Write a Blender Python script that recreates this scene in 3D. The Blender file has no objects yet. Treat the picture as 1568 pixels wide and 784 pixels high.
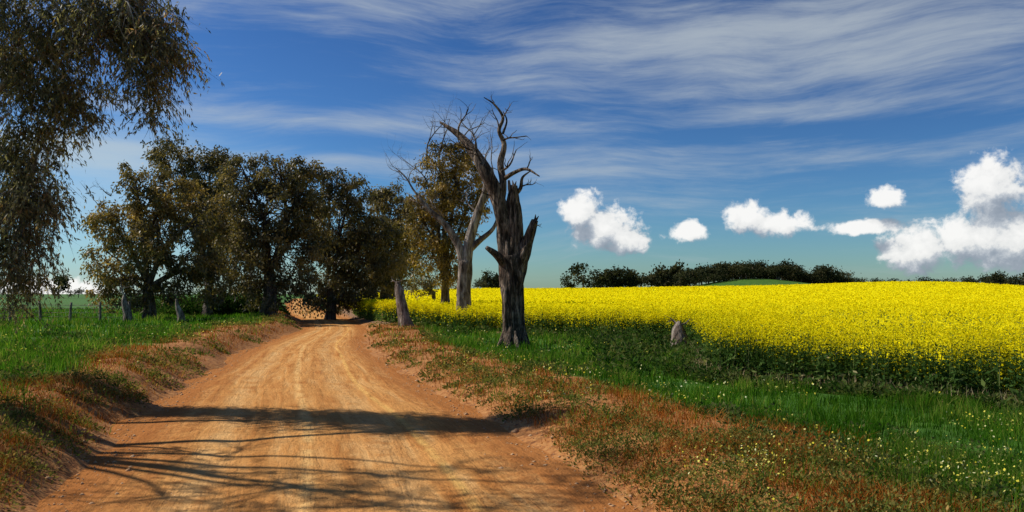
import bpy, math, numpy as np
from mathutils import Vector
rng = np.random.default_rng(7)
F = 1230.0; EYE = 2.0; HZ = 450.0
def W(px, py, Y):
    return np.array([(px-784)/F*Y, Y, EYE+(HZ-py)/F*Y])
# ------------------------------------------------------------ noise helpers
_T = np.random.default_rng(3).random((256,256))
def vn(x,y,s=0):
    x=np.asarray(x,float)+s*17.3; y=np.asarray(y,float)+s*9.7
    xi=np.floor(x).astype(int); yi=np.floor(y).astype(int)
    fx=x-xi; fy=y-yi; fx=fx*fx*(3-2*fx); fy=fy*fy*(3-2*fy)
    a=_T[xi%256,yi%256]; b=_T[(xi+1)%256,yi%256]; c=_T[xi%256,(yi+1)%256]; d=_T[(xi+1)%256,(yi+1)%256]
    return (a*(1-fx)+b*fx)*(1-fy)+(c*(1-fx)+d*fx)*fy
def fbm(x,y,s=0,o=4):
    r=0;a=.5;t=0
    for i in range(o):
        r=r+a*vn(x*2**i,y*2**i,s+i*3); t+=a; a*=.5
    return r/t
def sm(t):
    t=np.clip(t,0,1); return t*t*(3-2*t)
# ------------------------------------------------------------ layout curves
yt=np.arange(-60,420,0.5)
def smooth_tab(ys,xs,w):
    v=np.interp(yt,ys,xs); k=np.hanning(w); k/=k.sum()
    return np.convolve(np.pad(v,w//2,mode='edge'),k,mode='valid')[:len(yt)]
_cx=smooth_tab([-60,0,7.4,11.7,17.6,30.7,44.7,58,82,164,420],[10,0.2,-1.7,-2.8,-4.6,-7.8,-9.9,-13.2,-21,-43,-110],15)
_hw=smooth_tab([-60,7.4,11.7,17.6,30.7,44.7,58,82,164,420],[2.6,2.6,2.65,2.4,1.9,1.6,1.8,2.2,2.6,2.6],15)
_xe=smooth_tab([-60,0,10,14.2,18.6,24,31,37,42,48,55,62,75,164,420],[90,24,12.5,8.9,4.6,5.9,6.6,3.6,-3.2,-7.6,-9.6,-11.6,-15.2,-38,-105],5)
cx=lambda y:np.interp(y,yt,_cx); hw=lambda y:np.interp(y,yt,_hw); xe=lambda y:np.interp(y,yt,_xe)
_sl=np.gradient(_xe,yt)
def sfield(x,y):
    sl=np.interp(y,yt,_sl); return (x-xe(y))/np.sqrt(1+np.minimum(sl*sl,3))
def large(x,y):
    x=np.asarray(x,float); y=np.asarray(y,float)
    r=x/np.maximum(y,40)
    lat=sm((r+.32)/.3)*(0.72+.46*np.exp(-((r-.5)/.15)**2)+.16*sm((r-.05)/.2)-.45*sm((r-.55)/.25))
    z=3.8*sm((y-55)/245)*lat*(1-.8*sm((y-330)/200))
    z=z+8.6*np.exp(-((x-132)/40)**2-((y-450)/60)**2)+3.*np.exp(-((x-300)/110)**2-((y-600)/60)**2)
    return z
def road_t(x,y):
    return np.abs(x-cx(y))-hw(y)
def H(x,y):
    x=np.asarray(x,float); y=np.asarray(y,float)
    t=road_t(x,y); left=x<cx(y)
    wob=(fbm(x*.9,y*.9,5)-.5)
    t=t+wob*.9
    bank=np.where(left,.52*(1-.4*sm((t-2.5)/3)),.26*(1-.9*sm((t-2.2)/3)))*sm(t/1.6)
    near=1-sm((y-80)/80)
    z=-.05*(1-sm(t/.5))+bank*near+.22*(fbm(x*.45,y*.45,9)-.5)*sm((t-.3)/1.5)*near+.09*(fbm(x*2.2,y*2.2,2)-.5)*sm(t/.6)*near
    return z+large(x,y)
# ------------------------------------------------------------ mesh helper
scene=bpy.context.scene
def mk(name,V,Q,mat,tint=None,smooth=False,parent=None,extra=None):
    V=np.ascontiguousarray(V,dtype=np.float32).reshape(-1,3); Q=np.ascontiguousarray(Q,dtype=np.int32)
    k=Q.shape[1]; me=bpy.data.meshes.new(name)
    me.vertices.add(len(V)); me.vertices.foreach_set('co',V.ravel())
    me.loops.add(Q.size); me.loops.foreach_set('vertex_index',Q.ravel())
    me.polygons.add(len(Q)); me.polygons.foreach_set('loop_start',np.arange(0,Q.size,k,dtype=np.int32))
    try: me.polygons.foreach_set('loop_total',np.full(len(Q),k,dtype=np.int32))
    except Exception: pass
    if smooth: me.polygons.foreach_set('use_smooth',np.ones(len(Q),dtype=bool))
    d=dict(extra or {})
    if tint is not None: d['tint']=tint
    for n,a in d.items():
        at=me.attributes.new(n,'FLOAT','POINT'); at.data.foreach_set('value',np.ascontiguousarray(a,dtype=np.float32))
    me.update(calc_edges=True); me.validate()
    ob=bpy.data.objects.new(name,me); scene.collection.objects.link(ob)
    me.materials.append(mat)
    if parent: ob.parent=parent
    return ob
def empty(name,loc=(0,0,0)):
    e=bpy.data.objects.new(name,None); scene.collection.objects.link(e); e.empty_display_size=.3
    return e
def nrm(v): return v/np.maximum(np.linalg.norm(v,axis=-1,keepdims=True),1e-9)
def leafq(P,D,L,Wd,r=rng):
    N=len(P); D=nrm(D); S=nrm(np.cross(D,r.normal(size=(N,3))))
    L=np.broadcast_to(L,(N,))[:,None]; Wd=np.broadcast_to(Wd,(N,))[:,None]
    V=np.stack([P,P+D*L*.42+S*Wd*.5,P+D*L,P+D*L*.42-S*Wd*.5],1).reshape(-1,3)
    return V,np.arange(4*N).reshape(N,4)
def grid(nu,nv):
    i=np.arange(nu-1)[:,None]; j=np.arange(nv-1)[None,:]
    a=i*nv+j; return np.stack([a,a+nv,a+nv+1,a+1],-1).reshape(-1,4)
class Tubes:
    def __init__(s): s.V=[];s.Q=[];s.n=0
    def add(s,pts,rad,sides=8,rough=0.0,cat=True,seed=0,sub=4):
        pts=np.array(pts,float); rad=np.array(rad,float)
        if cat and len(pts)>2:
            P=np.vstack([2*pts[0]-pts[1],pts,2*pts[-1]-pts[-2]]); out=[];ro=[]
            for i in range(1,len(P)-2):
                for k in range(sub):
                    t=k/sub; a,b,c,d=P[i-1:i+3]
                    out.append(.5*((2*b)+(-a+c)*t+(2*a-5*b+4*c-d)*t*t+(-a+3*b-3*c+d)*t**3)); ro.append(rad[i-1]*(1-t)+rad[i]*t)
            out.append(pts[-1]); ro.append(rad[-1]); pts=np.array(out); rad=np.array(ro)
        n=len(pts); T=nrm(np.gradient(pts,axis=0))
        ref=np.array([.31,.95,.05]) ; U=nrm(np.cross(T,ref)); Vv=np.cross(T,U)
        a=np.linspace(0,2*np.pi,sides,endpoint=False)
        R=rad[:,None]*np.ones(sides)[None,:]
        if rough:
            ln=np.cumsum(np.r_[0,np.linalg.norm(np.diff(pts,axis=0),axis=1)])
            R=R*(1+rough*2*(fbm((a*2.2)[None,:]+ln[:,None]*.25,ln[:,None]*1.1+0*a[None,:],seed)-.5)
                 +rough*1.0*(vn((np.arange(sides)*1.7)[None,:]+.3*ln[:,None],ln[:,None]*.6+0*a[None,:],seed+5)-.5))
        V=pts[:,None,:]+R[...,None]*(np.cos(a)[None,:,None]*U[:,None,:]+np.sin(a)[None,:,None]*Vv[:,None,:])
        V=V.reshape(-1,3)
        i=np.arange(n-1)[:,None]; j=np.arange(sides)[None,:]; j2=(j+1)%sides
        Q=np.stack([i*sides+j,i*sides+j2,(i+1)*sides+j2,(i+1)*sides+j],-1).reshape(-1,4)
        c=len(V); V=np.vstack([V,pts[-1]+T[-1]*rad[-1]*.3])
        e=(n-1)*sides
        cq=[[e+jj,e+(jj+1)%sides,e+(jj+2)%sides,c] for jj in range(0,sides-1,2)]
        Q=np.vstack([Q,np.array(cq,int)])
        s.V.append(V); s.Q.append(Q+s.n); s.n+=len(V)
    def twigs(s,p,d,L,r,depth,R,up=.25,crook=.5):
        p=np.array(p,float); d=nrm(np.array(d,float)); pts=[p];q=p
        nseg=4
        for i in range(nseg):
            d=nrm(d+R.normal(size=3)*crook*.55+np.array([0,0,up*.3])); q=q+d*L/nseg; pts.append(q)
        rad=np.linspace(r,r*.35,nseg+1)
        s.add(pts,rad,sides=5 if r<.05 else 7,rough=.1,sub=2)
        if depth>0:
            for i in range(1,nseg+1):
                for _ in range(1 if R.random()<.75 else 2):
                    dd=nrm(d+R.normal(size=3)*.8+np.array([0,0,up*.5]))
                    s.twigs(pts[i],dd,L*R.uniform(.4,.65),rad[i]*.65,depth-1,R,up,crook)
    def obj(s,name,mat,parent=None):
        return mk(name,np.vstack(s.V),np.vstack(s.Q),mat,smooth=True,parent=parent)
# ------------------------------------------------------------ material helpers
class NT:
    def __init__(s,tree): s.t=tree; s.n=tree.nodes; s.l=tree.links
    def lk(s,sock,v):
        if isinstance(v,bpy.types.NodeSocket): s.l.new(v,sock)
        elif v is not None: sock.default_value=v
    def m(s,op,a,b=None,c=None,clamp=False):
        x=s.n.new('ShaderNodeMath'); x.operation=op; x.use_clamp=clamp
        s.lk(x.inputs[0],a)
        if b is not None: s.lk(x.inputs[1],b)
        if c is not None: s.lk(x.inputs[2],c)
        return x.outputs[0]
    def vm(s,op,a,b=None,out=0):
        x=s.n.new('ShaderNodeVectorMath'); x.operation=op; s.lk(x.inputs[0],a)
        if b is not None: s.lk(x.inputs[1],b)
        return x.outputs[out]
    def noise(s,vec,scale,detail=4,rough=.55,dist=0,out=0):
        x=s.n.new('ShaderNodeTexNoise'); s.lk(x.inputs['Vector'],vec)
        x.inputs['Scale'].default_value=scale; x.inputs['Detail'].default_value=detail
        x.inputs['Roughness'].default_value=rough; x.inputs['Distortion'].default_value=dist
        return x.outputs[out]
    def ramp(s,f,stops,interp='LINEAR'):
        x=s.n.new('ShaderNodeValToRGB'); x.color_ramp.interpolation=interp; e=x.color_ramp.elements
        while len(e)<len(stops): e.new(.5)
        for i,(p,c) in enumerate(stops):
            e[i].position=p; e[i].color=(*c,1) if len(c)==3 else c
        s.lk(x.inputs[0],f); return x.outputs[0]
    def mix(s,f,a,b,mode='MIX'):
        x=s.n.new('ShaderNodeMix'); x.data_type='RGBA'; x.blend_type=mode
        s.lk(x.inputs[0],f)
        for k,v in ((6,a),(7,b)):
            if isinstance(v,tuple) and len(v)==3: v=(*v,1)
            s.lk(x.inputs[k],v)
        return x.outputs[2]
    def mr(s,v,a,b,c=0,d=1,smooth=True):
        x=s.n.new('ShaderNodeMapRange'); x.interpolation_type='SMOOTHSTEP' if smooth else 'LINEAR'
        s.lk(x.inputs[0],v)
        for i,k in enumerate((a,b,c,d)): x.inputs[i+1].default_value=k
        return x.outputs[0]
    def attr(s,n):
        x=s.n.new('ShaderNodeAttribute'); x.attribute_name=n; return x.outputs['Fac']
    def comb(s,x,y,z=0.0):
        c=s.n.new('ShaderNodeCombineXYZ'); s.lk(c.inputs[0],x); s.lk(c.inputs[1],y); s.lk(c.inputs[2],z); return c.outputs[0]
    def mapv(s,v,scale=(1,1,1),rot=(0,0,0),loc=(0,0,0)):
        x=s.n.new('ShaderNodeMapping'); s.lk(x.inputs[0],v); x.inputs['Scale'].default_value=scale
        x.inputs['Rotation'].default_value=rot; x.inputs['Location'].default_value=loc; return x.outputs[0]
def newmat(name):
    m=bpy.data.materials.new(name); m.use_nodes=True; t=NT(m.node_tree)
    b=m.node_tree.nodes['Principled BSDF']; b.inputs['Roughness'].default_value=.85
    b.inputs['Specular IOR Level'].default_value=.2
    o=t.n.new('ShaderNodeTexCoord'); t.pos=o.outputs['Object']; t.b=b; t.out=m.node_tree.nodes['Material Output']
    return m,t
def bump(t,h,strength,dist=.02):
    b=t.n.new('ShaderNodeBump'); b.inputs['Strength'].default_value=strength; b.inputs['Distance'].default_value=dist
    t.lk(b.inputs['Height'],h); t.l.new(b.outputs[0],t.b.inputs['Normal'])
def leafmat(name,stops,trans=.35,tc=1.4,rough=.55,patch=None):
    m,t=newmat(name); a=t.attr('tint'); col=t.ramp(a,stops)
    if patch:
        col=t.mix(t.mr(t.noise(t.pos,patch[0],2),.4,.62),col,t.mix(1.0,col,patch[1],'MULTIPLY'))
    t.n.remove(t.b)
    d=t.n.new('ShaderNodeBsdfDiffuse'); t.lk(d.inputs[0],col)
    tr=t.n.new('ShaderNodeBsdfTranslucent'); t.lk(tr.inputs[0],t.mix(1.0,col,(tc,tc*1.05,tc*.6),'MULTIPLY'))
    mx=t.n.new('ShaderNodeMixShader'); mx.inputs[0].default_value=trans
    t.l.new(d.outputs[0],mx.inputs[1]); t.l.new(tr.outputs[0],mx.inputs[2])
    if rough<.58:
        gl=t.n.new('ShaderNodeBsdfGlossy'); gl.inputs['Roughness'].default_value=.45; gl.inputs[0].default_value=(1,1,1,1)
        m2=t.n.new('ShaderNodeMixShader'); m2.inputs[0].default_value=.03
        t.l.new(mx.outputs[0],m2.inputs[1]); t.l.new(gl.outputs[0],m2.inputs[2]); mx=m2
    t.l.new(mx.outputs[0],t.out.inputs[0])
    return m
def barkmat(name,c1,c2,c3,sc=6,bs=.9):
    m,t=newmat(name)
    v=t.mapv(t.pos,scale=(1,1,.16))
    n1=t.noise(v,sc,6,.65,.4); n2=t.noise(t.pos,1.3,3); n3=t.noise(v,sc*4,3,.6)
    col=t.ramp(t.m('ADD',t.m('MULTIPLY',n1,.7),t.m('MULTIPLY',n3,.3)),[(.40,c1),(.5,c2),(.60,c3)])
    col=t.mix(t.mr(n2,.4,.65),col,t.mix(1.0,col,(.6,.52,.48),'MULTIPLY'))
    t.lk(t.b.inputs['Base Color'],col); bump(t,t.m('ADD',n1,t.m('MULTIPLY',n3,.4)),bs,.16); return m
M_leafA=leafmat('gum_leaf_olive_brown',[(0,(.045,.04,.012)),(.5,(.19,.135,.042)),(1,(.44,.28,.09))],.38)
M_leafB=leafmat('gum_leaf_dark_olive',[(0,(.026,.028,.011)),(.5,(.105,.09,.036)),(1,(.27,.19,.075))],.35)
M_leafF=leafmat('gum_leaf_grey_green',[(0,(.045,.05,.02)),(.5,(.17,.15,.07)),(.85,(.38,.32,.17)),(1,(.46,.25,.10))],.42,rough=.45)
M_far=leafmat('distant_foliage',[(0,(.016,.022,.012)),(.5,(.048,.052,.025)),(1,(.12,.10,.05))],.25,rough=.7)
M_bark=barkmat('gum_bark',(.03,.024,.018),(.11,.085,.065),(.26,.21,.17))
M_dead=barkmat('dead_wood_dark',(.010,.008,.006),(.11,.08,.056),(.42,.32,.24),8,1.0)
M_grey=barkmat('dead_wood_pale',(.06,.045,.034),(.24,.19,.15),(.48,.41,.34),6,.9)
M_white=barkmat('white_gum_bark',(.16,.13,.10),(.38,.34,.29),(.6,.56,.5),3,.4)
M_grass=leafmat('green_grass',[(0,(.02,.065,.006)),(.45,(.06,.165,.012)),(.8,(.14,.26,.026)),(1,(.34,.32,.08))],.45,1.3,.6,patch=(.35,(.55,.66,.55)))
M_dry=leafmat('dry_grass',[(0,(.14,.04,.010)),(.4,(.42,.15,.033)),(.75,(.54,.26,.07)),(1,(.6,.44,.18))],.3,1.1,.7,patch=(.5,(.75,.6,.45)))
M_weed=leafmat('weed_leaf',[(0,(.035,.06,.012)),(.5,(.14,.16,.04)),(.85,(.32,.25,.07)),(1,(.48,.28,.10))],.35,1.2,.6)
M_dkweed=leafmat('dark_weed_leaf',[(0,(.012,.032,.008)),(.6,(.04,.09,.016)),(1,(.13,.14,.05))],.35,1.2,.6)
M_flower=leafmat('canola_petals',[(0,(.66,.51,.004)),(.5,(.86,.72,.006)),(1,(.92,.83,.02))],.4,1.0,.6)
M_cleaf=leafmat('canola_leaf',[(0,(.025,.055,.015)),(.6,(.065,.125,.028)),(.9,(.14,.19,.05)),(1,(.36,.32,.16))],.35,1.2,.6)
M_straw=leafmat('straw_stalk',[(0,(.22,.15,.07)),(1,(.52,.42,.25))],.2,1.0,.8)
M_wf=leafmat('pale_yellow_petals',[(0,(.78,.66,.05)),(.7,(.8,.74,.2)),(1,(.8,.78,.5))],.3,1.0,.6)
# ------------------------------------------------------------ GROUND
def axis(a,b,c,n):
    k=np.linspace(np.arcsinh(a/c),np.arcsinh(b/c),n); return c*np.sinh(k)
gx=axis(-5500,5500,5.0,620)-5; gy=np.r_[axis(-400,0,6,40)[:-1],axis(0,6500,9.,560)]
GX,GY=np.meshgrid(gx,gy,indexing='ij'); GZ=H(GX,GY)
def wid_f(X,Y):
    return np.where(X<cx(Y),1.8,2.35)+3.0*(fbm(X*.35,Y*.35,21)-.5)
def dryness(X,Y):
    return 1-sm((road_t(X,Y)-wid_f(X,Y))/1.3)
S=sfield(GX,GY)
dry=dryness(GX,GY)*(GY<90)
soil=sm((S+.7)/.3)*(GY<330)
gm,t=newmat('ground_grass_and_earth')
n1=t.noise(t.pos,.6,5,.6); n2=t.noise(t.pos,9,4,.7); n3=t.noise(t.pos,.012,4,.6)
green=t.ramp(n1,[(.3,(.022,.065,.007)),(.5,(.05,.13,.012)),(.7,(.09,.18,.022))])
green=t.mix(t.mr(n3,.45,.6),green,(.055,.145,.016))
dryc=t.ramp(n2,[(.3,(.14,.048,.014)),(.5,(.38,.155,.043)),(.72,(.5,.26,.09))])
dd=t.mr(t.m('ADD',t.attr('dry'),t.m('MULTIPLY',t.m('SUBTRACT',n2,.5),.5)),.3,.7)
col=t.mix(dd,green,dryc)
soilc=t.ramp(n2,[(.3,(.13,.07,.035)),(.7,(.30,.17,.09))])
col=t.mix(t.attr('soil'),col,soilc)
t.lk(t.b.inputs['Base Color'],col); bump(t,n2,.6,.05)
mk('ground',np.stack([GX,GY,GZ],-1),grid(len(gx),len(gy))[:,::-1],gm,smooth=True,extra={'dry':dry.ravel(),'soil':soil.ravel()})
# ------------------------------------------------------------ ROAD
ry=np.r_[np.arange(-30,60,.25),np.arange(60,300,1.0)]
u=np.linspace(-1,1,61)
RY=ry[:,None]+0*u[None,:]; off=(hw(ry)+.9)[:,None]*u[None,:]; RX=cx(ry)[:,None]+off
base=large(RX,RY)
un=off/hw(ry)[:,None]
rut=-.025*np.exp(-((np.abs(un)-.42)/.13)**2)+.014*(fbm(RX*1.5,RY*.25,31)-.5)+.012*(fbm(RX*4,RY*2,33)-.5)+.03*(1-np.clip(np.abs(un),0,1)**2)
RZ=base+rut
rm,t=newmat('dirt_road_surface')
uu=t.attr('u'); vv=t.attr('v')
p2=t.comb(t.m('MULTIPLY',uu,2.6),t.m('MULTIPLY',vv,.10),0.0)
streak=t.noise(p2,3.2,6,.62,.3); big=t.noise(t.pos,.7,4,.6,.4); fine=t.noise(t.pos,26,4,.75); med=t.noise(t.pos,5,5,.7,.3)
col=t.ramp(streak,[(.34,(.40,.15,.036)),(.5,(.57,.265,.078)),(.64,(.69,.39,.145))])
col=t.mix(t.mr(big,.42,.62,0,.8),col,(.62,.30,.09))
au=t.m('ABSOLUTE',uu)
edge=t.mr(t.m('ADD',au,t.m('MULTIPLY',t.m('SUBTRACT',med,.5),.6)),.60,.96)
col=t.mix(t.m('MULTIPLY',edge,.85),col,(.37,.135,.036))
for c,w,cc in ((-.08,.035,(.78,.48,.18)),(.52,.026,(.80,.48,.14)),(-.5,.10,(.70,.41,.16)),(.3,.10,(.68,.39,.15)),(-.3,.05,(.40,.17,.045)),(.12,.05,(.42,.18,.05)),(-.7,.05,(.40,.16,.045))):
    x=t.m('ABSOLUTE',t.m('SUBTRACT',t.m('ADD',uu,t.m('MULTIPLY',t.m('SUBTRACT',t.noise(t.comb(0.0,t.m('MULTIPLY',vv,.08),c*9),1.0,2),.5),.18)),c))
    k=t.m('MULTIPLY',t.mr(x,0,w*1.6,1,0),t.mr(t.noise(t.pos,1.6,4,.7),.36,.6,.1,.8))
    col=t.mix(k,col,cc)
col=t.mix(t.mr(fine,.50,.66,0,.55),col,(.30,.12,.035))
col=t.mix(t.mr(med,.55,.67,0,.5),col,(.35,.145,.042))
t.lk(t.b.inputs['Base Color'],col); t.b.inputs['Roughness'].default_value=.95; t.b.inputs['Specular IOR Level'].default_value=.05
bump(t,t.m('ADD',t.m('ADD',t.m('MULTIPLY',fine,.35),t.m('MULTIPLY',med,.9)),t.m('MULTIPLY',streak,1.4)),.9,.06)
mk('dirt_road',np.stack([RX,RY,RZ],-1),grid(len(ry),61),rm,smooth=True,extra={'u':un.ravel(),'v':RY.ravel()})
# ------------------------------------------------------------ scatter sampling
def sample(N,y0,y1,rr=.95):
    Y=np.exp(rng.uniform(np.log(y0),np.log(y1),N)); X=rng.uniform(-rr,rr,N)*Y
    return X,Y
def mk_blades(name,X,Y,h,w,mat,tint,lean=.45):
    N=len(X); Z=H(X,Y)-.02; a=rng.uniform(0,2*np.pi,N); b=rng.uniform(0,2*np.pi,N)
    side=np.stack([np.cos(a),np.sin(a),0*a],1)*(w*.5)[:,None]
    P=np.stack([X,Y,Z],1); ln=(np.abs(rng.normal(0,lean,N))*h)[:,None]
    L=np.stack([np.cos(b),np.sin(b),0*b],1)*ln
    mid=P+L*.35+np.stack([0*h,0*h,h*.6],1); tip=P+L+np.stack([0*h,0*h,h],1)
    V=np.stack([P-side,P+side,mid+side*.7,mid-side*.7,tip],1).reshape(-1,3)
    o=np.arange(N)[:,None]*5
    Q=np.hstack([o,o+1,o+2,o+3]); tri=np.vstack([Q[:,[0,1,2]],Q[:,[0,2,3]],np.hstack([o+3,o+2,o+4])])
    return mk(name,V,tri,mat,tint=np.repeat(tint,5))
X,Y=sample(470000,5.2,90)
T=road_t(X,Y); S=sfield(X,Y)
patch=fbm(X*.8,Y*.8,44); tuft=fbm(X*3.5,Y*3.5,47,2)
pk=(1-dryness(X,Y)*.93)*sm((T-.3)/.7)*(S<-.5)*(.35+1.1*patch)*sm((tuft-.2)/.3)
k=rng.random(len(X))<pk; X,Y,patch,tuft=X[k],Y[k],patch[k],tuft[k]
h=(.06+.36*patch*sm((tuft-.25)/.4))*rng.uniform(.6,1.3,len(X))*(1+.2*(Y>20)); w=.008*np.maximum(Y/8,1)**.85*rng.uniform(.7,1.3,len(X))
mk_blades('grass',X,Y,h,w,M_grass,np.clip(rng.normal(.43,.22,len(X))+(patch-.5)*1.0+(tuft-.5)*.5,0,1))
X,Y=sample(340000,5.2,70)
T=road_t(X,Y); pn=fbm(X*1.3,Y*1.3,61)
pk=dryness(X,Y)*sm((T-.2)/.5)*(sfield(X,Y)<-.5)*sm((pn-.28)/.25)
k=rng.random(len(X))<pk; X,Y,pn=X[k],Y[k],pn[k]
h=(.03+.18*pn)*rng.uniform(.4,1.4,len(X)); w=.007*np.maximum(Y/8,1)**.85*rng.uniform(.7,1.3,len(X))
mk_blades('dry_grass',X,Y,h,w,M_dry,np.clip(rng.normal(.43,.25,len(X)),0,1),.9)
def mounds(name,X,Y,R_,Hh,n,mat,ls,parent=None,tb=0):
    N=len(X); a=rng.uniform(0,2*np.pi,(N,n)); r=np.sqrt(rng.random((N,n)))
    x=X[:,None]+np.cos(a)*r*R_[:,None]; y=Y[:,None]+np.sin(a)*r*R_[:,None]
    z=H(x,y)+Hh[:,None]*(1-r**2)*rng.uniform(.25,1.05,(N,n))
    D=np.stack([np.cos(a)*(.3+r),np.sin(a)*(.3+r),rng.uniform(.1,1.2,(N,n))],-1).reshape(-1,3)+rng.normal(0,.3,(N*n,3))
    L=(ls[:,None]*rng.uniform(.6,1.4,(N,n))).ravel()
    V,Q=leafq(np.stack([x,y,z],-1).reshape(-1,3),D,L,L*.5)
    tt=np.clip((rng.random(N)*.6)[:,None]+rng.normal(.2,.15,(N,n))+tb,0,1).ravel()
    return mk(name,V,Q,mat,tint=np.repeat(tt,4),parent=parent)
X,Y=sample(9500,5.5,50)
T=road_t(X,Y); k=(T>.4)&(T<np.where(X<cx(Y),6.0,3.8)+2.5*(rng.random(len(X))-.5))&(fbm(X*.6,Y*.6,71)>.45)&(sfield(X,Y)<-.6)
X,Y=X[k],Y[k]; sc=np.maximum(Y/9,1)
mounds('verge_weeds',X,Y,rng.uniform(.09,.30,len(X))*sc**.35,rng.uniform(.05,.24,len(X)),55,M_weed,.036*sc**.7)
X,Y=sample(2000,5.5,60); T=road_t(X,Y); k=(T>2.5)&(sfield(X,Y)<-.7)&(fbm(X*.4,Y*.4,75)>.50); X,Y=X[k],Y[k]; sc=np.maximum(Y/9,1)
mounds('green_weeds',X,Y,rng.uniform(.12,.4,len(X))*sc**.3,rng.uniform(.1,.3,len(X)),70,M_dkweed,.05*sc**.6,tb=.3)
xs=rng.uniform(-3,8,460); ys=rng.uniform(19,42,460); s=sfield(xs,ys)
k=(s<-.1)&(s>-3.2)&(road_t(xs,ys)>4.5)&(fbm(xs*.5,ys*.5,81)>.42); xs,ys=xs[k],ys[k]
# weeds along the foot of the crop
ye=rng.uniform(8,36,420); se=rng.uniform(-.8,.1,420); xo=xe(ye)+se*np.sqrt(1+np.minimum(np.interp(ye,yt,_sl)**2,3))
xs=np.r_[xs,xo]; ys=np.r_[ys,ye]; sm_small=np.r_[np.ones(len(xs)-420),np.full(420,.5)]
mounds('tall_weeds',xs,ys,rng.uniform(.3,.75,len(xs))*sm_small**.5,rng.uniform(.25,.68,len(xs))*sm_small,110,M_dkweed,np.full(len(xs),.12)*sm_small**.5,tb=.2)
X,Y=sample(30000,5.5,40); T=road_t(X,Y)
k=(T>.8)&(sfield(X,Y)<-.5)&(fbm(X*.9,Y*.9,91)+.12*np.exp(-((X-3.9)/1.3)**2-((Y-7.8)/1.6)**2)>.615)&(rng.random(len(X))<.8); X,Y=X[k],Y[k]
P=np.stack([X,Y,H(X,Y)+rng.uniform(.1,.32,len(X))],1); fs=rng.uniform(.014,.032,len(X))*np.maximum(Y/9,1)**.7
V,Q=leafq(P,rng.normal(size=P.shape),fs,fs*.9)
mk('wild_flowers',V,Q,M_wf,tint=np.repeat(rng.random(len(X)),4))
# ------------------------------------------------------------ CANOLA
canola=empty('canola_field')
def canola_plants(X,Y,prefix,hs=1.0):
    N=len(X); Z=H(X,Y); hh=rng.uniform(.98,1.36,N)*hs; sc=np.maximum(Y/16,.8)
    a=rng.uniform(0,6.28,N); tilt=np.stack([np.cos(a),np.sin(a)],1)*rng.uniform(0,.18,N)[:,None]
    B=np.stack([X,Y,Z],1); Tp=B+np.stack([tilt[:,0],tilt[:,1],hh],1)
    V,Q=leafq(B,Tp-B,hh,.016*sc); mk(prefix+'stalks',V,Q,M_cleaf,tint=np.repeat(rng.uniform(.5,.95,N),4),parent=canola)
    n=28; f=rng.uniform(.06,.84,(N,n)); P=B[:,None]+(Tp-B)[:,None]*f[...,None]+rng.normal(0,.08,(N,n,3))
    D=rng.normal(size=(N,n,3)); D[...,2]=D[...,2]*.6+.1
    L=(.14*(1.2-f)*rng.uniform(.6,1.4,(N,n))*sc[:,None]**.3).ravel()
    V,Q=leafq(P.reshape(-1,3),D.reshape(-1,3),L,L*.42)
    tt=np.clip(rng.normal(.5,.2,(N,n))+(f<.22)*.4*rng.random((N,n)),0,1).ravel()
    mk(prefix+'leaves',V,Q,M_cleaf,tint=np.repeat(tt,4),parent=canola)
    n=30; spr=np.where(Y>34,.26,.15)[:,None]; f=1-np.abs(rng.normal(0,1,(N,n)))*spr; f=np.clip(f,.4,1.02)
    P=B[:,None]+(Tp-B)[:,None]*f[...,None]+rng.normal(0,.08,(N,n,3))*np.array([1,1,.5])
    V,Q=leafq(P.reshape(-1,3),rng.normal(size=(N*n,3)),(.030*sc[:,None]**.8*rng.uniform(.7,1.3,(N,n))).ravel(),(.028*sc[:,None]**.8+0*f).ravel())
    mk(prefix+'flowers',V,Q,M_flower,tint=np.repeat(rng.random(N*n),4),parent=canola)
N=60000; Y=rng.uniform(6,70,N); s=rng.uniform(0,1,N)**1.3*3.6; sl=np.interp(Y,yt,_sl)
X=xe(Y)+s*np.sqrt(1+np.minimum(sl*sl,3))+.25*(fbm(Y*.8,Y*.1,3)-.5)*2
k=rng.random(N)<np.clip(16/np.maximum(Y,8),.35*(Y>33),1.2)*.23; X,Y=X[k],Y[k]
k=X<1.0*Y+3; X,Y=X[k],Y[k]
canola_plants(X,Y,'edge_')
N=5500; Y=rng.uniform(7,34,N); s=rng.uniform(-.35,.25,N); sl=np.interp(Y,yt,_sl); X=xe(Y)+s*np.sqrt(1+np.minimum(sl*sl,3))
Pb=np.stack([X,Y,H(X,Y)],1); D=rng.normal(0,.35,(N,3)); D[:,2]=1
V,Q=leafq(Pb,D,rng.uniform(.08,.40,N),.013*np.maximum(Y/14,1)); mk('dead_stalks',V,Q,M_straw,tint=np.repeat(rng.random(N),4),parent=canola)
N=360000; X,Y=sample(N,9,330,1.0); s=sfield(X,Y); k=(s>.25); X,Y,s=X[k],Y[k],s[k]
cn=fbm(X*.55,Y*.3,101); z=H(X,Y)+1.04+.18*cn+rng.normal(0,.07,len(X))
sz=.036*np.maximum(Y/15,.8)**.85
D=rng.normal(size=(len(X),3)); D[:,2]*=.7
P=np.stack([X,Y,z],1); isf=rng.random(len(X))<(.80+.28*sm((Y-18)/32)+.4*(cn-.5))
V,Q=leafq(P[isf],D[isf],sz[isf],sz[isf]*.9); mk('canopy_flowers',V,Q,M_flower,tint=np.repeat(rng.random(isf.sum()),4),parent=canola)
nf=~isf; V,Q=leafq(P[nf]-[0,0,.05],D[nf]+[0,0,1],sz[nf]*2.0,sz[nf]*.6); mk('canopy_stems',V,Q,M_cleaf,tint=np.repeat(rng.uniform(.3,.9,nf.sum()),4),parent=canola)
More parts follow.
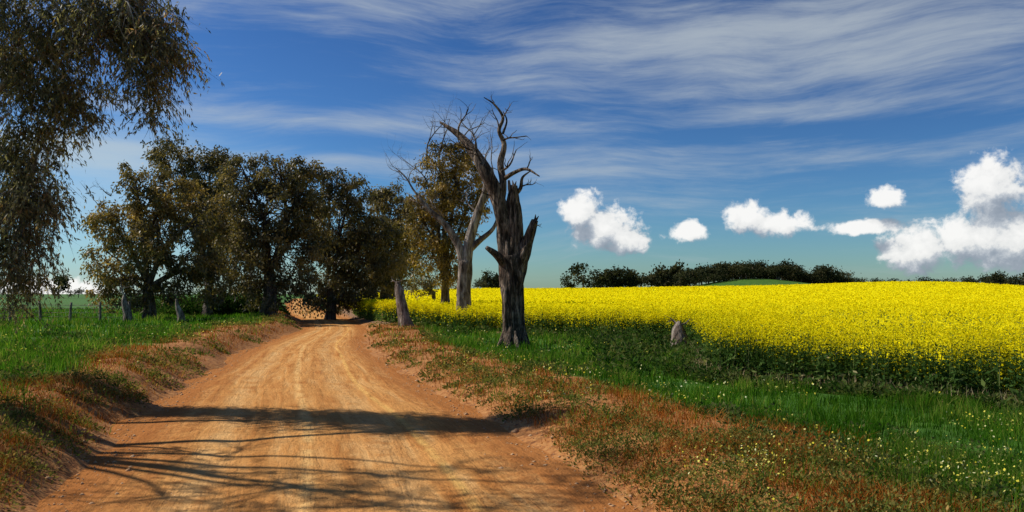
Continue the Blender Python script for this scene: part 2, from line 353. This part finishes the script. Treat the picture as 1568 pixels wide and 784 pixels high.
cm,t=newmat('canola_canopy'); n1=t.noise(t.pos,3.5,5,.7)
c=t.ramp(n1,[(.36,(.12,.16,.01)),(.48,(.52,.45,.008)),(.6,(.84,.72,.006))])
far=t.mr(t.vm('LENGTH',t.pos,out=1),35,100)
c=t.mix(far,c,t.ramp(t.noise(t.mapv(t.pos,(.3,1,1)),.35,6,.7),[(.35,(.62,.52,.006)),(.6,(.86,.75,.006))]))
t.lk(t.b.inputs['Base Color'],c); t.b.inputs['Specular IOR Level'].default_value=0; bump(t,n1,.5,.2)
ly=np.exp(np.linspace(np.log(8),np.log(332),420)); uu=np.linspace(0,1,420)**1.6
LY=ly[:,None]+0*uu; x0=xe(ly)+1.3*np.sqrt(1+np.minimum(np.interp(ly,yt,_sl)**2,3)); x1=np.maximum(1.3*ly,x0+25)
LX=x0[:,None]+(x1-x0)[:,None]*uu[None,:]
LZ=H(LX,LY)+.90+.2*fbm(LX*.55,LY*.3,101)+.14*(fbm(LX*2.5,LY*2.5,102)-.5)
LZ[:,0]-=.8; LZ[-1,:]-=1.2
mk('canopy_body',np.stack([LX,LY,LZ],-1),grid(420,420),cm,smooth=True,parent=canola)
# ------------------------------------------------------------ TREES
def gum(name,Y,base,fork,lobes,mat,bark,rt=.35,leaf=.30,dens=1.0,nl=70,seed=1,extra_twigs=(),dsq=.8):
    R=np.random.default_rng(seed); root=empty(name); tb=Tubes()
    b=W(*base,Y); b[2]=H(b[0],b[1])-.1; f=W(*fork,Y)
    mid=(b+f)/2+R.normal(0,.15,3)*[1,1,0]
    tb.add([b,b*.7+mid*.3,mid,f],[rt*1.35,rt*1.05,rt*.9,rt*.7],10,.12,seed=seed)
    LP=[];LD=[];LT=[];LL=[]
    for (px,py,rx,rz,dy) in lobes:
        c=W(px,py,Y+dy); ax=rx/F*(Y+dy); az=rz/F*(Y+dy); ay=(ax+az)*.5*dsq
        st=f+R.normal(0,.1,3); m1=st*.55+c*.45+np.array([0,0,.12*np.linalg.norm(c-st)])+R.normal(0,.25,3)
        lim=np.array([st,m1,c+[0,0,.3*az]]); rl=rt*.42
        tb.add(lim,[rl,rl*.7,rl*.3],6,.1,seed=seed)
        n=int(max(6,dens*(ax*az)*4.6/.55)); lt=R.normal(0,.07)
        for i in range(n):
            d=nrm(R.normal(size=3)); rr=R.uniform(.35,1)**.6; rr*=1+.10*R.normal()
            cc=c+d*rr*np.array([ax,ay,az])
            if cc[2]<H(cc[0],cc[1])+.7: continue
            rc=R.uniform(.28,.6)*(Y/52)**.5
            m=int(nl*R.uniform(.4,1.4)); q=R.normal(0,.5,(m,3))*rc*np.array([1,1,.85]); q[:,2]-=.3*np.abs(q[:,0])
            LP.append(cc+q); D=R.normal(0,.55,(m,3))+nrm(q)*.35; D[:,2]-=.75; LD.append(D)
            ct=R.normal(.5,.2)+lt
            LT.append(np.clip(ct+R.normal(0,.16,m),0,1)); LL.append(leaf*R.uniform(.6,1.3,m))
            if i%3==0:
                tt=R.uniform(.4,1); a0=m1*(1-tt)+lim[2]*tt
                tb.add([a0,(a0+cc)/2+[0,0,.2],cc],[rl*.25,rl*.17,.012],4,0,sub=2)
    for (p0,p1,L,r) in extra_twigs:
        a=W(*p0,Y); d=W(*p1,Y)-a; tb.twigs(a,d,np.linalg.norm(d),r,2,R)
    tb.obj('trunk_and_limbs',bark,root)
    P=np.vstack(LP); V,Q=leafq(P,np.vstack(LD),np.concatenate(LL),np.concatenate(LL)*.42,R)
    mk('foliage',V,Q,mat,tint=np.repeat(np.concatenate(LT),4),parent=root)
    return root
gum('gum_tree',51,(228,497),(226,440),[(208,296,50,46,0),(168,345,36,36,-1),(168,420,34,48,0),(265,300,46,42,1),(315,335,42,42,0),(215,380,50,46,-1),(290,400,46,46,0),(240,350,40,55,1),(200,440,45,32,0),(330,430,35,40,1),(250,450,50,25,0)],M_leafA,M_bark,.42,.23,1.3,95,11,
    extra_twigs=[((175,340),(130,322),1,.05),((185,400),(140,385),1,.05),((170,300),(150,290),1,.04)])
gum('gum_tree',60,(318,488),(320,430),[(272,240,42,32,0),(322,264,38,38,0),(345,250,26,26,1),(300,310,52,50,2),(345,330,45,55,1),(340,400,50,60,1)],M_leafB,M_bark,.4,.25,1.3,95,12)
gum('gum_tree',56,(410,490),(412,420),[(372,270,42,34,0),(428,264,56,32,0),(465,285,32,36,0),(410,320,70,52,0),(375,390,50,60,-1),(440,390,60,65,0),(415,450,60,34,0),(480,340,35,55,1)],M_leafB,M_bark,.5,.24,1.35,95,13)
gum('gum_tree',62,(505,487),(508,430),[(505,288,36,30,0),(538,302,30,34,0),(520,350,52,48,0),(505,410,50,60,0),(550,400,45,60,0),(580,352,36,32,1),(592,390,32,45,0),(560,445,52,36,1),(500,455,35,28,1)],M_leafB,M_bark,.4,.25,1.3,95,14)
gum('gum_tree',82,(590,478),(590,430),[(602,318,36,34,0),(577,302,14,16,0),(625,350,32,40,0),(590,420,40,42,0),(570,380,32,40,0),(620,400,24,34,0)],M_leafB,M_bark,.4,.32,1.2,80,15)
gum('gum_tree',72,(684,482),(682,425),[(672,248,34,28,0),(712,262,34,38,0),(655,300,36,30,0),(722,310,30,34,0),(680,300,38,42,0),(645,345,32,32,0),(690,360,38,38,0),(660,390,36,32,0),(690,415,28,26,0),(700,230,22,16,0)],M_leafA,M_bark,.45,.28,1.1,80,16,
    extra_twigs=[((655,260),(622,188),1,.09),((672,240),(655,180),1,.08),((700,225),(712,168),1,.08),((715,235),(738,180),1,.07),((655,280),(620,215),1,.06)])
gum('gum_tree',95,(668,472),(664,450),[(640,440,22,20,0),(655,425,18,22,0)],M_leafB,M_bark,.3,.33,.8,60,18)
xs=rng.uniform(-31,-13.5,80); ys=rng.uniform(60,76,80); k=(road_t(xs,ys)>2.2)&(sfield(xs,ys)<-1); xs,ys=xs[k],ys[k]
mounds('understorey_shrubs',xs,ys,rng.uniform(.8,1.8,len(xs)),rng.uniform(.8,2.0,len(xs)),400,M_dkweed,np.full(len(xs),.28))
def path(L,Y): return [W(p[0],p[1],Y+(p[3] if len(p)>3 else 0)) for p in L],[p[2] for p in L]
R=np.random.default_rng(5); dt=empty('dead_tree'); tb=Tubes(); Y0=29.6
def br(L,Y,sides=9,rough=.2,seed=0,rs=1.0):
    p,r=path(L,Y); p=np.array(p); tb.add(p,np.array(r)*rs,sides,rough,seed=seed,sub=6); return p
br([(789,540,.60),(787,526,.47),(786,500,.42),(785,460,.41),(784,425,.45),(782,392,.42)],Y0,40,.32,1)
br([(781,425,.33),(778,390,.34),(773,345,.29),(762,302,.26),(744,264,.23),(724,230,.17,.4),(702,207,.11,.7),(688,196,.07,.8),(674,187,.03,1)],Y0,22,.3,2)
br([(787,420,.34),(788,380,.33),(789,340,.27),(786,305,.21),(787,284,.13)],Y0,18,.34,3)
br([(790,425,.28),(800,392,.24,-.2),(811,362,.19,-.3),(819,337,.13,-.4)],Y0,16,.34,4)
br([(776,410,.22),(762,392,.16,-.3),(745,379,.08,-.6)],Y0,9,.25,5)
br([(766,310,.15),(770,280,.13),(766,250,.12,.2),(772,222,.10,.3),(764,200,.075,.3),(770,180,.055,.4),(757,160,.035,.3),(741,149,.015,.2)],Y0,9,.2,6)
br([(770,275,.09),(788,264,.07,-.4),(806,259,.055,-.6),(826,270,.02,-.9)],Y0,7,.15,7)
br([(787,300,.09),(797,288,.07),(800,272,.05),(812,262,.02)],Y0,7,.15,8)
br([(786,300,.10),(781,290,.08),(779,276,.04)],Y0,7,.15,8)
br([(770,205,.05),(776,185,.035),(770,170,.015)],Y0,6,.1,9)
for a_,dd_ in (((819,340),(.1,0,1)),((819,340),(.5,.1,.8)),((787,288),(-.2,0,1)),((787,288),(.3,0,.9))):
    tb.add([W(*a_,Y0-.3),W(*a_,Y0-.3)+np.array(dd_)*.28],[.07,.012],5,.2,cat=False)
for k_,(dx,dy) in enumerate([(-.8,-.3),(.8,-.2),(.2,-.9),(-.3,-.8),(.6,.6)]):
    b=W(787,500,Y0); z0=float(H(b[0]+dx*.6,b[1]+dy*.6))
    tb.add([b+[dx*.25,dy*.25,0],[b[0]+dx*.45,b[1]+dy*.45,z0+.35],[b[0]+dx*.8,b[1]+dy*.8,z0-.05]],[.2,.17,.08],8,.2,seed=k_)
for a,d,L,r in [((744,264),(-.3,.1,.9),1.3,.06),((724,230),(-.9,0,.1),.9,.04),((702,207),(.2,0,1),1.1,.045),((768,262),(.6,0,.7),1.0,.05),((770,215),(.8,0,.5),.9,.04),((764,200),(-.6,0,.7),.9,.035),((770,180),(.5,0,.9),.6,.03),((757,160),(-.2,0,1),.4,.02),((806,259),(.7,0,.5),.5,.03),((800,285),(1,0,.3),.6,.03),((815,345),(.7,0,-.3),.3,.03),((688,196),(-.7,0,.2),.6,.02),((762,300),(-.8,-.3,.3),.7,.04)]:
    tb.twigs(W(*a,Y0),d,L,r,1,R)
tb.obj('trunk_and_branches',M_dead,dt)
dt2=empty('dead_tree'); tb=Tubes(); Y1=43.5
br([(708,503,.62),(709,484,.5),(711,440,.43),(713,400,.42)],Y1,22,.18,11,.84)
br([(712,410,.33),(702,375,.27),(682,345,.22),(658,322,.17),(640,300,.10)],Y1,12,.15,12,.84)
br([(714,405,.36),(720,365,.31),(732,325,.25),(743,290,.19),(742,258,.13),(730,228,.06)],Y1,12,.15,13,.84)
br([(716,385,.25),(735,368,.18),(755,350,.13),(765,325,.06)],Y1,10,.15,14,.84)
br([(735,315,.15),(748,300,.11),(756,275,.07),(752,245,.03)],Y1,8,.15,15,.84)
for a,d,L,r in [((640,300),(-.6,0,.9),2.1,.065),((658,322),(-.9,0,.3),1.5,.05),((682,345),(-.2,0,1),1.7,.05),((730,228),(-.2,0,1),2.0,.05),((742,258),(.5,0,.9),1.8,.05),((732,325),(-.6,0,.6),1.7,.05),((752,245),(0,0,1),1.5,.035),((765,325),(.4,0,1),1.2,.035)]:
    tb.twigs(W(*a,Y1),d,L,r,2,R)
tb.obj('trunk_and_branches',M_grey,dt2)
def stump(name,L,Y,mat,twl=()):
    global tb
    e=empty(name); tb=Tubes(); br(L,Y,14,.3,int(Y))
    p=W(L[-1][0],L[-1][1],Y)
    for d,l,r in twl: tb.twigs(p-[0,0,.15],d,l,r,1,R)
    tb.obj('broken_trunk',mat,e)
stump('tree_stump',[(625,514,.46),(620,490,.34),(614,462,.28),(610,442,.22),(608,432,.10)],42.5,M_grey,[((-.3,0,1),.5,.06),((.5,0,.8),.35,.06)])
stump('tree_stump',[(1040,540,.36),(1040,520,.27),(1038,504,.18),(1040,492,.05)],27.5,M_grey,[((.8,0,.3),.4,.04),((-.8,0,.3),.4,.04)])
stump('tree_stump',[(196,504,.30),(195,480,.22),(190,462,.16),(191,450,.06)],47,M_grey,[((-.4,0,1),.9,.05)])
stump('tree_stump',[(278,504,.26),(277,485,.2),(272,470,.13),(270,458,.06)],47,M_grey,[((.4,0,1),.6,.04)])
# foreground gum
fg=empty('gum_tree'); tb=Tubes(); R=np.random.default_rng(23); YF=14.0
base=np.array([-12.6,11.2,0.0]); base[2]=H(base[0],base[1])-.1
tb.add([base,base+[.1,0,1.5],base+[.5,.2,3.4],base+[.9,.3,5]],[.42,.34,.28,.22],14,.12)
tb.add([base+[.5,.2,3.2],W(-260,230,13.2),W(-60,170,13.8),W(15,122,13.9),W(70,80,13.8),W(150,40,13.6)],[.14,.085,.07,.06,.04,.018],8,.1)
tb.add([base+[.9,.3,4.8],W(-240,-80,12.8),W(-60,-60,13.4),W(60,-30,13.3),W(190,0,13.3)],[.12,.07,.055,.04,.02],8,.1)
tb.add([W(-260,230,13.2),W(-120,260,14),W(-10,250,14.3),W(40,290,14.3)],[.07,.05,.04,.025],7,.1)
over=[np.array(v,float) for v in [(-9.6,10.4,7.0),(-8.8,9.8,6.4),(-8.2,9.4,7.6),(-8.8,11.0,8.2),(-10.2,9.6,8.2),(-8.0,9.0,6.8),(-9.4,9.2,6.0),(-9.4,11.2,5.6),(-8.4,10.4,9.0),(-13.0,9.6,5.2),(-12.0,8.8,4.6),(-12.6,10.6,5.8),(-11.4,9.8,5.0)]]
for j_,o_ in enumerate(over):
    tb.add([base+[.9,.3,4.9],base*.45+o_*.55+[0,0,(3.0 if o_[2]>7 else 2.5)]+R.normal(0,.3,3),o_],[.07,.04,.018],8,.1)
    for _ in range(3): tb.twigs(o_+R.normal(0,.15,3),R.normal(0,1,3)*[1,1,.4]+[.6,-.2,0],R.uniform(1.0,1.9),.020,2,R,up=.0,crook=.7)
for p0,p1,L,r in [((15,122),(40,60),1,.04),((-60,170),(-20,230),1.2,.04),((70,80),(120,110),1.2,.03),((60,-30),(120,60),1.3,.04),((150,40),(220,70),1,.03)]:
    a=W(*p0,13.9); d=W(*p1,13.9)-a; tb.twigs(a,d,L,r,2,R)
flobes=[(40,20,120,80,0,70),(50,110,80,50,.1,26),(150,40,75,65,-.3,46),(220,40,58,60,-.4,42),(245,80,32,60,-.5,24),(222,140,18,50,-.4,11),(130,140,44,40,0,16),(95,165,30,36,0,7),(60,150,60,50,.2,18),
 (35,215,58,50,.3,34),(55,290,42,52,.3,30),(20,330,60,62,.3,40),(45,395,34,46,.3,18),(5,400,30,50,.3,12),(15,440,22,26,.3,5),(-90,60,90,120,0,26),(-110,300,70,110,.3,20),(60,-80,150,60,-.6,10)]
Cs=[]
for (px,py,rx,rz,dy,n) in flobes:
    c=W(px,py,YF+dy); s=YF/F
    for i in range(n):
        d=nrm(R.normal(size=3))*R.uniform(.1,1)**.45; Cs.append(c+d*np.array([rx*s,max(.5,(rx+rz)*.45*s),rz*s]))
for j_,o_ in enumerate(over):
    for i in range(4 if j_<9 else 16): Cs.append(o_+R.normal(size=3)*[.8,.5,.5])
Cs=np.array(Cs); K=10; M=len(Cs)*K
st=np.repeat(Cs,K,0)+R.normal(0,.12,(M,3)); d0=R.normal(0,1,(M,3)); d0[:,2]=R.uniform(-.9,.25,M); d0=nrm(d0); ln=R.uniform(.18,.58,M)
n=14; s=R.uniform(.05,1,(M,n)); P=st[:,None]+d0[:,None]*(s*ln[:,None])[...,None]; P[...,2]-=.75*ln[:,None]*s**2
D=R.normal(0,.45,(M,n,3))+d0[:,None]*.3; D[...,2]-=.9
L=R.uniform(.055,.12,M*n); V,Q=leafq(P.reshape(-1,3),D.reshape(-1,3),L,L*.25,R)
ct=np.repeat(np.repeat(R.normal(.47,.2,len(Cs)),K),n)
mk('foliage',V,Q,M_leafF,tint=np.repeat(np.clip(ct+R.normal(0,.19,M*n),0,1),4),parent=fg)
e=st+d0*ln[:,None]; e[:,2]-=.75*ln; V,Q=leafq(st,e-st,np.linalg.norm(e-st,axis=1),.012,R)
mk('twigs',V,Q,M_bark,parent=fg)
hub=np.array([W(15,122,13.9),W(70,80,13.8),W(150,40,13.6),W(60,-30,13.3),W(190,0,13.3),W(40,290,14.3),W(-10,250,14.3),W(-60,170,13.8),W(-60,-60,13.4)]+over)
for c in Cs:
    h_=hub[np.argmin(np.linalg.norm(hub-c,axis=1))]
    tb.add([h_,(h_+c)/2+[0,0,.18]+R.normal(0,.08,3),c],[.016,.011,.005],4,0,sub=3)
tb.obj('trunk_and_limbs',M_white,fg)
# ------------------------------------------------------------ DISTANT TREES
def row(name,items,leaf=.9,seed=3):
    R=np.random.default_rng(seed); LP=[];LD=[];LT=[]; tbb=Tubes(); LL=[]
    for (px,Y,h,wd) in items:
        x=(px-784)/F*Y; z=float(H(x,Y)); b=np.array([x,Y,z])
        lean=R.normal(0,.3)
        tbb.add([b-[0,0,.5],b+[lean*.4,0,h*.35],b+[lean,0,h*.6]],[h*.035,h*.025,h*.015],5,0,sub=2)
        nl=R.integers(6,10)
        for i in range(nl):
            c=b+np.array([R.normal(0,.3)*wd,R.normal(0,.3)*wd,h*R.uniform(.28,.85)]); m=100
            LP.append(c+R.normal(0,.42,(m,3))*np.array([wd*.42,wd*.42,h*.2])); D=R.normal(0,1,(m,3)); D[:,2]-=.4; LD.append(D)
            LT.append(np.clip(R.normal(.4,.22)+R.normal(0,.15,m),0,1)); LL.append(leaf*R.uniform(.6,1.3,m)*h/9)
    e=empty(name); tbb.obj('trunks',M_bark,e)
    P=np.vstack(LP); L=np.concatenate(LL); V,Q=leafq(P,np.vstack(LD),L,L*.6,R)
    mk('foliage',V,Q,M_far,tint=np.repeat(np.concatenate(LT),4),parent=e)
R=np.random.default_rng(77); it=[]
it+=[(872,330,8,5),(893,335,12,7)]
for px in (914,920,926,934,940,946,955,961,968,974,979): it.append((px+R.normal(0,1.5),R.uniform(345,370),R.uniform(7,12),R.uniform(6,8)))
for px in (993,999,1005,1011,1018,1024,1030,1036,1042,1050,1056): it.append((px+R.normal(0,1.5),R.uniform(350,390),R.uniform(8,14),R.uniform(7,9)))
for px in np.linspace(1062,1290,84): it.append((px+R.normal(0,4),R.uniform(430,485),R.uniform(6,12),R.uniform(7,11)))
for px in np.linspace(1285,1312,7): it.append((px,R.uniform(430,460),R.uniform(6,8),7))
for px in np.linspace(1478,1900,56): it.append((px+R.normal(0,5),R.uniform(560,620),R.uniform(9,16),R.uniform(8,11)))
for px in np.linspace(738,765,5): it.append((px,R.uniform(360,380),R.uniform(6,10.5),6))
for px in np.linspace(1335,1475,22): it.append((px+R.normal(0,5),R.uniform(560,640),R.uniform(8,11.5),10))
it+=[(90,330,10,6),(120,420,6,7),(20,500,6,9),(-30,500,8,9),(40,520,6,9)]
row('distant_trees',it)
# ------------------------------------------------------------ FENCE
fe=empty('wire_fence'); tb=Tubes()
fx=np.arange(-50,-22,1.7); fp=[]
for i,x in enumerate(fx):
    y=47+.08*(x+34); z=float(H(x,y)); hgt=R.uniform(1.05,1.25)
    tb.add([(x,y,z-.1),(x+.02,y,z+hgt*.5),(x+R.normal(0,.04),y,z+hgt)],[.08,.075,.065],7,.1,sub=2); fp.append((x,y,z))
tb.obj('posts',M_grey,fe); tb=Tubes()
for hgt in (.3,.55,.8,1.0): tb.add([(a,b-.08,c+hgt) for a,b,c in fp],[.012]*len(fp),4,0,cat=False)
tb.obj('wires',M_grey,fe)
# ------------------------------------------------------------ STONES
N=2400; Y=np.exp(rng.uniform(np.log(5),np.log(35),N)); sd=np.sign(rng.normal(size=N)); X=cx(Y)+sd*(hw(Y)+rng.normal(.1,.35,N))
c=np.stack([X,Y,np.maximum(H(X,Y),0.0)+.002],1); r_=rng.gamma(1.6,.006,N)+.005
o=np.array([[1,0,0],[0,1,0],[-1,0,0],[0,-1,0],[0,0,.7],[0,0,-.7]],float)
V=c[:,None]+o[None]*r_[:,None,None]*rng.uniform(.6,1.4,(N,6,1)); Fc=np.array([[0,1,4],[1,2,4],[2,3,4],[3,0,4],[1,0,5],[2,1,5],[3,2,5],[0,3,5]])
sm_,t=newmat('stone'); t.lk(t.b.inputs['Base Color'],t.ramp(t.noise(t.pos,8,3),[(.3,(.34,.17,.07)),(.7,(.55,.36,.2))]))
mk('roadside_stones',V,(np.arange(N)[:,None,None]*6+Fc[None]).reshape(-1,3),sm_)
# ------------------------------------------------------------ LIGHT + SKY
sd=np.array([-.97,.22]); sd/=np.linalg.norm(sd); el=math.radians(44)
sv=Vector((sd[0]*math.cos(el),sd[1]*math.cos(el),math.sin(el)))
sun=bpy.data.lights.new('sun','SUN'); sun.energy=5.0; sun.angle=math.radians(.55); sun.color=(1,.94,.84)
so=bpy.data.objects.new('sun',sun); scene.collection.objects.link(so); so.rotation_euler=sv.to_track_quat('Z','Y').to_euler(); so.location=(-30,20,40)
w=bpy.data.worlds.new('World'); scene.world=w; w.use_nodes=True; t=NT(w.node_tree); bg=w.node_tree.nodes['Background']
try: w.cycles.sampling_method='NONE'
except Exception as ex: print(ex)
sky=t.n.new('ShaderNodeTexSky'); sky.sky_type='NISHITA'; sky.sun_disc=False; sky.sun_elevation=el; sky.sun_rotation=math.atan2(sd[0],sd[1])
sky.air_density=1.0; sky.dust_density=.3; sky.ozone_density=2.0
g=t.n.new('ShaderNodeTexCoord').outputs['Generated']
sep=t.n.new('ShaderNodeSeparateXYZ'); t.l.new(g,sep.inputs[0])
az=t.m('ARCTAN2',sep.outputs[0],sep.outputs[1]); elv=t.m('ARCSINE',sep.outputs[2])
sc=t.mix(1.0,sky.outputs[0],(.068,.085,.1),'MULTIPLY')
gm_=t.n.new('ShaderNodeGamma'); gm_.inputs[1].default_value=1.55; t.lk(gm_.inputs[0],sc)
sc=t.mix(1.0,gm_.outputs[0],(9.0,9.6,9.8),'MULTIPLY')
p=t.comb(az,elv)
def A(px): return math.atan((px-784)/F)
def E(py): return math.atan((HZ-py)/F)
def bumpf(px,py,rx,ry):
    q=t.vm('MULTIPLY',t.vm('SUBTRACT',p,(A(px),E(py),0)),(F/rx,F/ry,0)); return t.mr(t.vm('LENGTH',q,out=1),0,1,1,0)
warp=t.vm('SCALE',t.vm('SUBTRACT',t.noise(p,2.6,2,.5,out=1),(.5,.5,.5)),None); warp.node.inputs['Scale'].default_value=.10
pw=t.vm('ADD',p,warp)
s1=t.noise(t.mapv(pw,(2.6,26,1),(0,0,.05)),1.0,6,.6,.1)
s2=t.noise(t.mapv(pw,(9,80,1),(0,0,.20)),1.0,5,.7,.35)
s3=t.noise(t.mapv(p,(2.6,9,1)),1.0,3,.5)
st=t.m('ADD',t.m('MULTIPLY',s1,.64),t.m('MULTIPLY',s2,.36))
cov=t.m('MULTIPLY',t.m('SUBTRACT',s3,.5),.5)
for (px,py,rx,ry,k) in [(700,192,1200,34,.20),(150,255,230,50,.42),(500,250,700,36,.14),(1100,70,800,120,.20),(1350,110,600,110,.12),(560,10,380,55,.20),(1200,255,800,50,.16),(700,310,900,26,.07),(520,105,280,45,-.12),(1150,215,400,22,-.08),(400,60,130,40,-.06)]:
    cov=t.m('ADD',cov,t.m('MULTIPLY',bumpf(px,py,rx,ry),k))
ci=t.mr(t.m('ADD',st,cov),.44,.92,0,.72)
sc=t.mix(ci,sc,(4.3,4.8,5.1))
sc=t.mix(t.m('MULTIPLY',bumpf(120,330,420,190),.45),sc,(3.9,5.6,6.8))
ng=bpy.data.node_groups.new('cumulus','ShaderNodeTree')
ng.interface.new_socket('P',in_out='INPUT',socket_type='NodeSocketVector'); ng.interface.new_socket('F',in_out='OUTPUT',socket_type='NodeSocketFloat')
gt=NT(ng); gi=gt.n.new('NodeGroupInput').outputs[0]; go=gt.n.new('NodeGroupOutput')
ells=[(890,325,34,34),(925,352,56,34),(955,366,46,24),(1056,358,24,18),(1145,338,32,24),(1185,349,50,18),(1355,315,26,16),(1322,356,60,11),
 (1518,312,44,44),(1405,390,54,36),(1480,376,60,32),(1540,378,85,42),(75,445,75,18)]
acc=None
for (px,py,rx,ry) in ells:
    l=gt.vm('LENGTH',gt.vm('MULTIPLY',gt.vm('SUBTRACT',gi,(A(px),E(py),0)),(F/rx,F/ry,0)),out=1)
    acc=l if acc is None else gt.m('SMOOTH_MIN',acc,l,.25)
nz=gt.noise(gi,44,7,.64,.2); nz2=gt.noise(gi,15,2,.5)
f=gt.m('ADD',gt.m('SUBTRACT',1.0,acc),gt.m('MULTIPLY',gt.m('SUBTRACT',nz,.5),1.9))
f=gt.m('ADD',f,gt.m('MULTIPLY',gt.m('SUBTRACT',nz2,.5),.3))
gt.l.new(f,go.inputs[0])
def cum(v):
    x=t.n.new('ShaderNodeGroup'); x.node_tree=ng; t.lk(x.inputs[0],v); return x.outputs[0]
f0=cum(p); f1=cum(t.vm('ADD',p,(-.008,.024,0)))
den=t.mr(f0,-.14,.36)
lit=t.mr(t.m('SUBTRACT',f0,f1),-.85,.85,smooth=False)
cc=t.ramp(lit,[(0,(2.2,2.6,3.2)),(.30,(3.0,3.4,4.0)),(.50,(4.8,5.1,5.5)),(.66,(7.4,7.4,7.3)),(1,(8.6,8.5,8.3))])
sc=t.mix(t.m('MULTIPLY',den,.94),sc,cc)
t.lk(bg.inputs[0],sc); bg.inputs[1].default_value=.115
# ------------------------------------------------------------ CAMERA
cam=bpy.data.cameras.new('camera'); co=bpy.data.objects.new('camera',cam); scene.collection.objects.link(co)
co.location=(0,0,EYE); co.rotation_euler=(math.radians(90),0,0); cam.sensor_width=36; cam.lens=36*F/1568; cam.shift_y=(HZ-392)/1568
cam.clip_start=.1; cam.clip_end=20000; scene.camera=co
scene.view_settings.view_transform='Standard'; scene.view_settings.look='None'; scene.view_settings.exposure=0; scene.view_settings.gamma=1
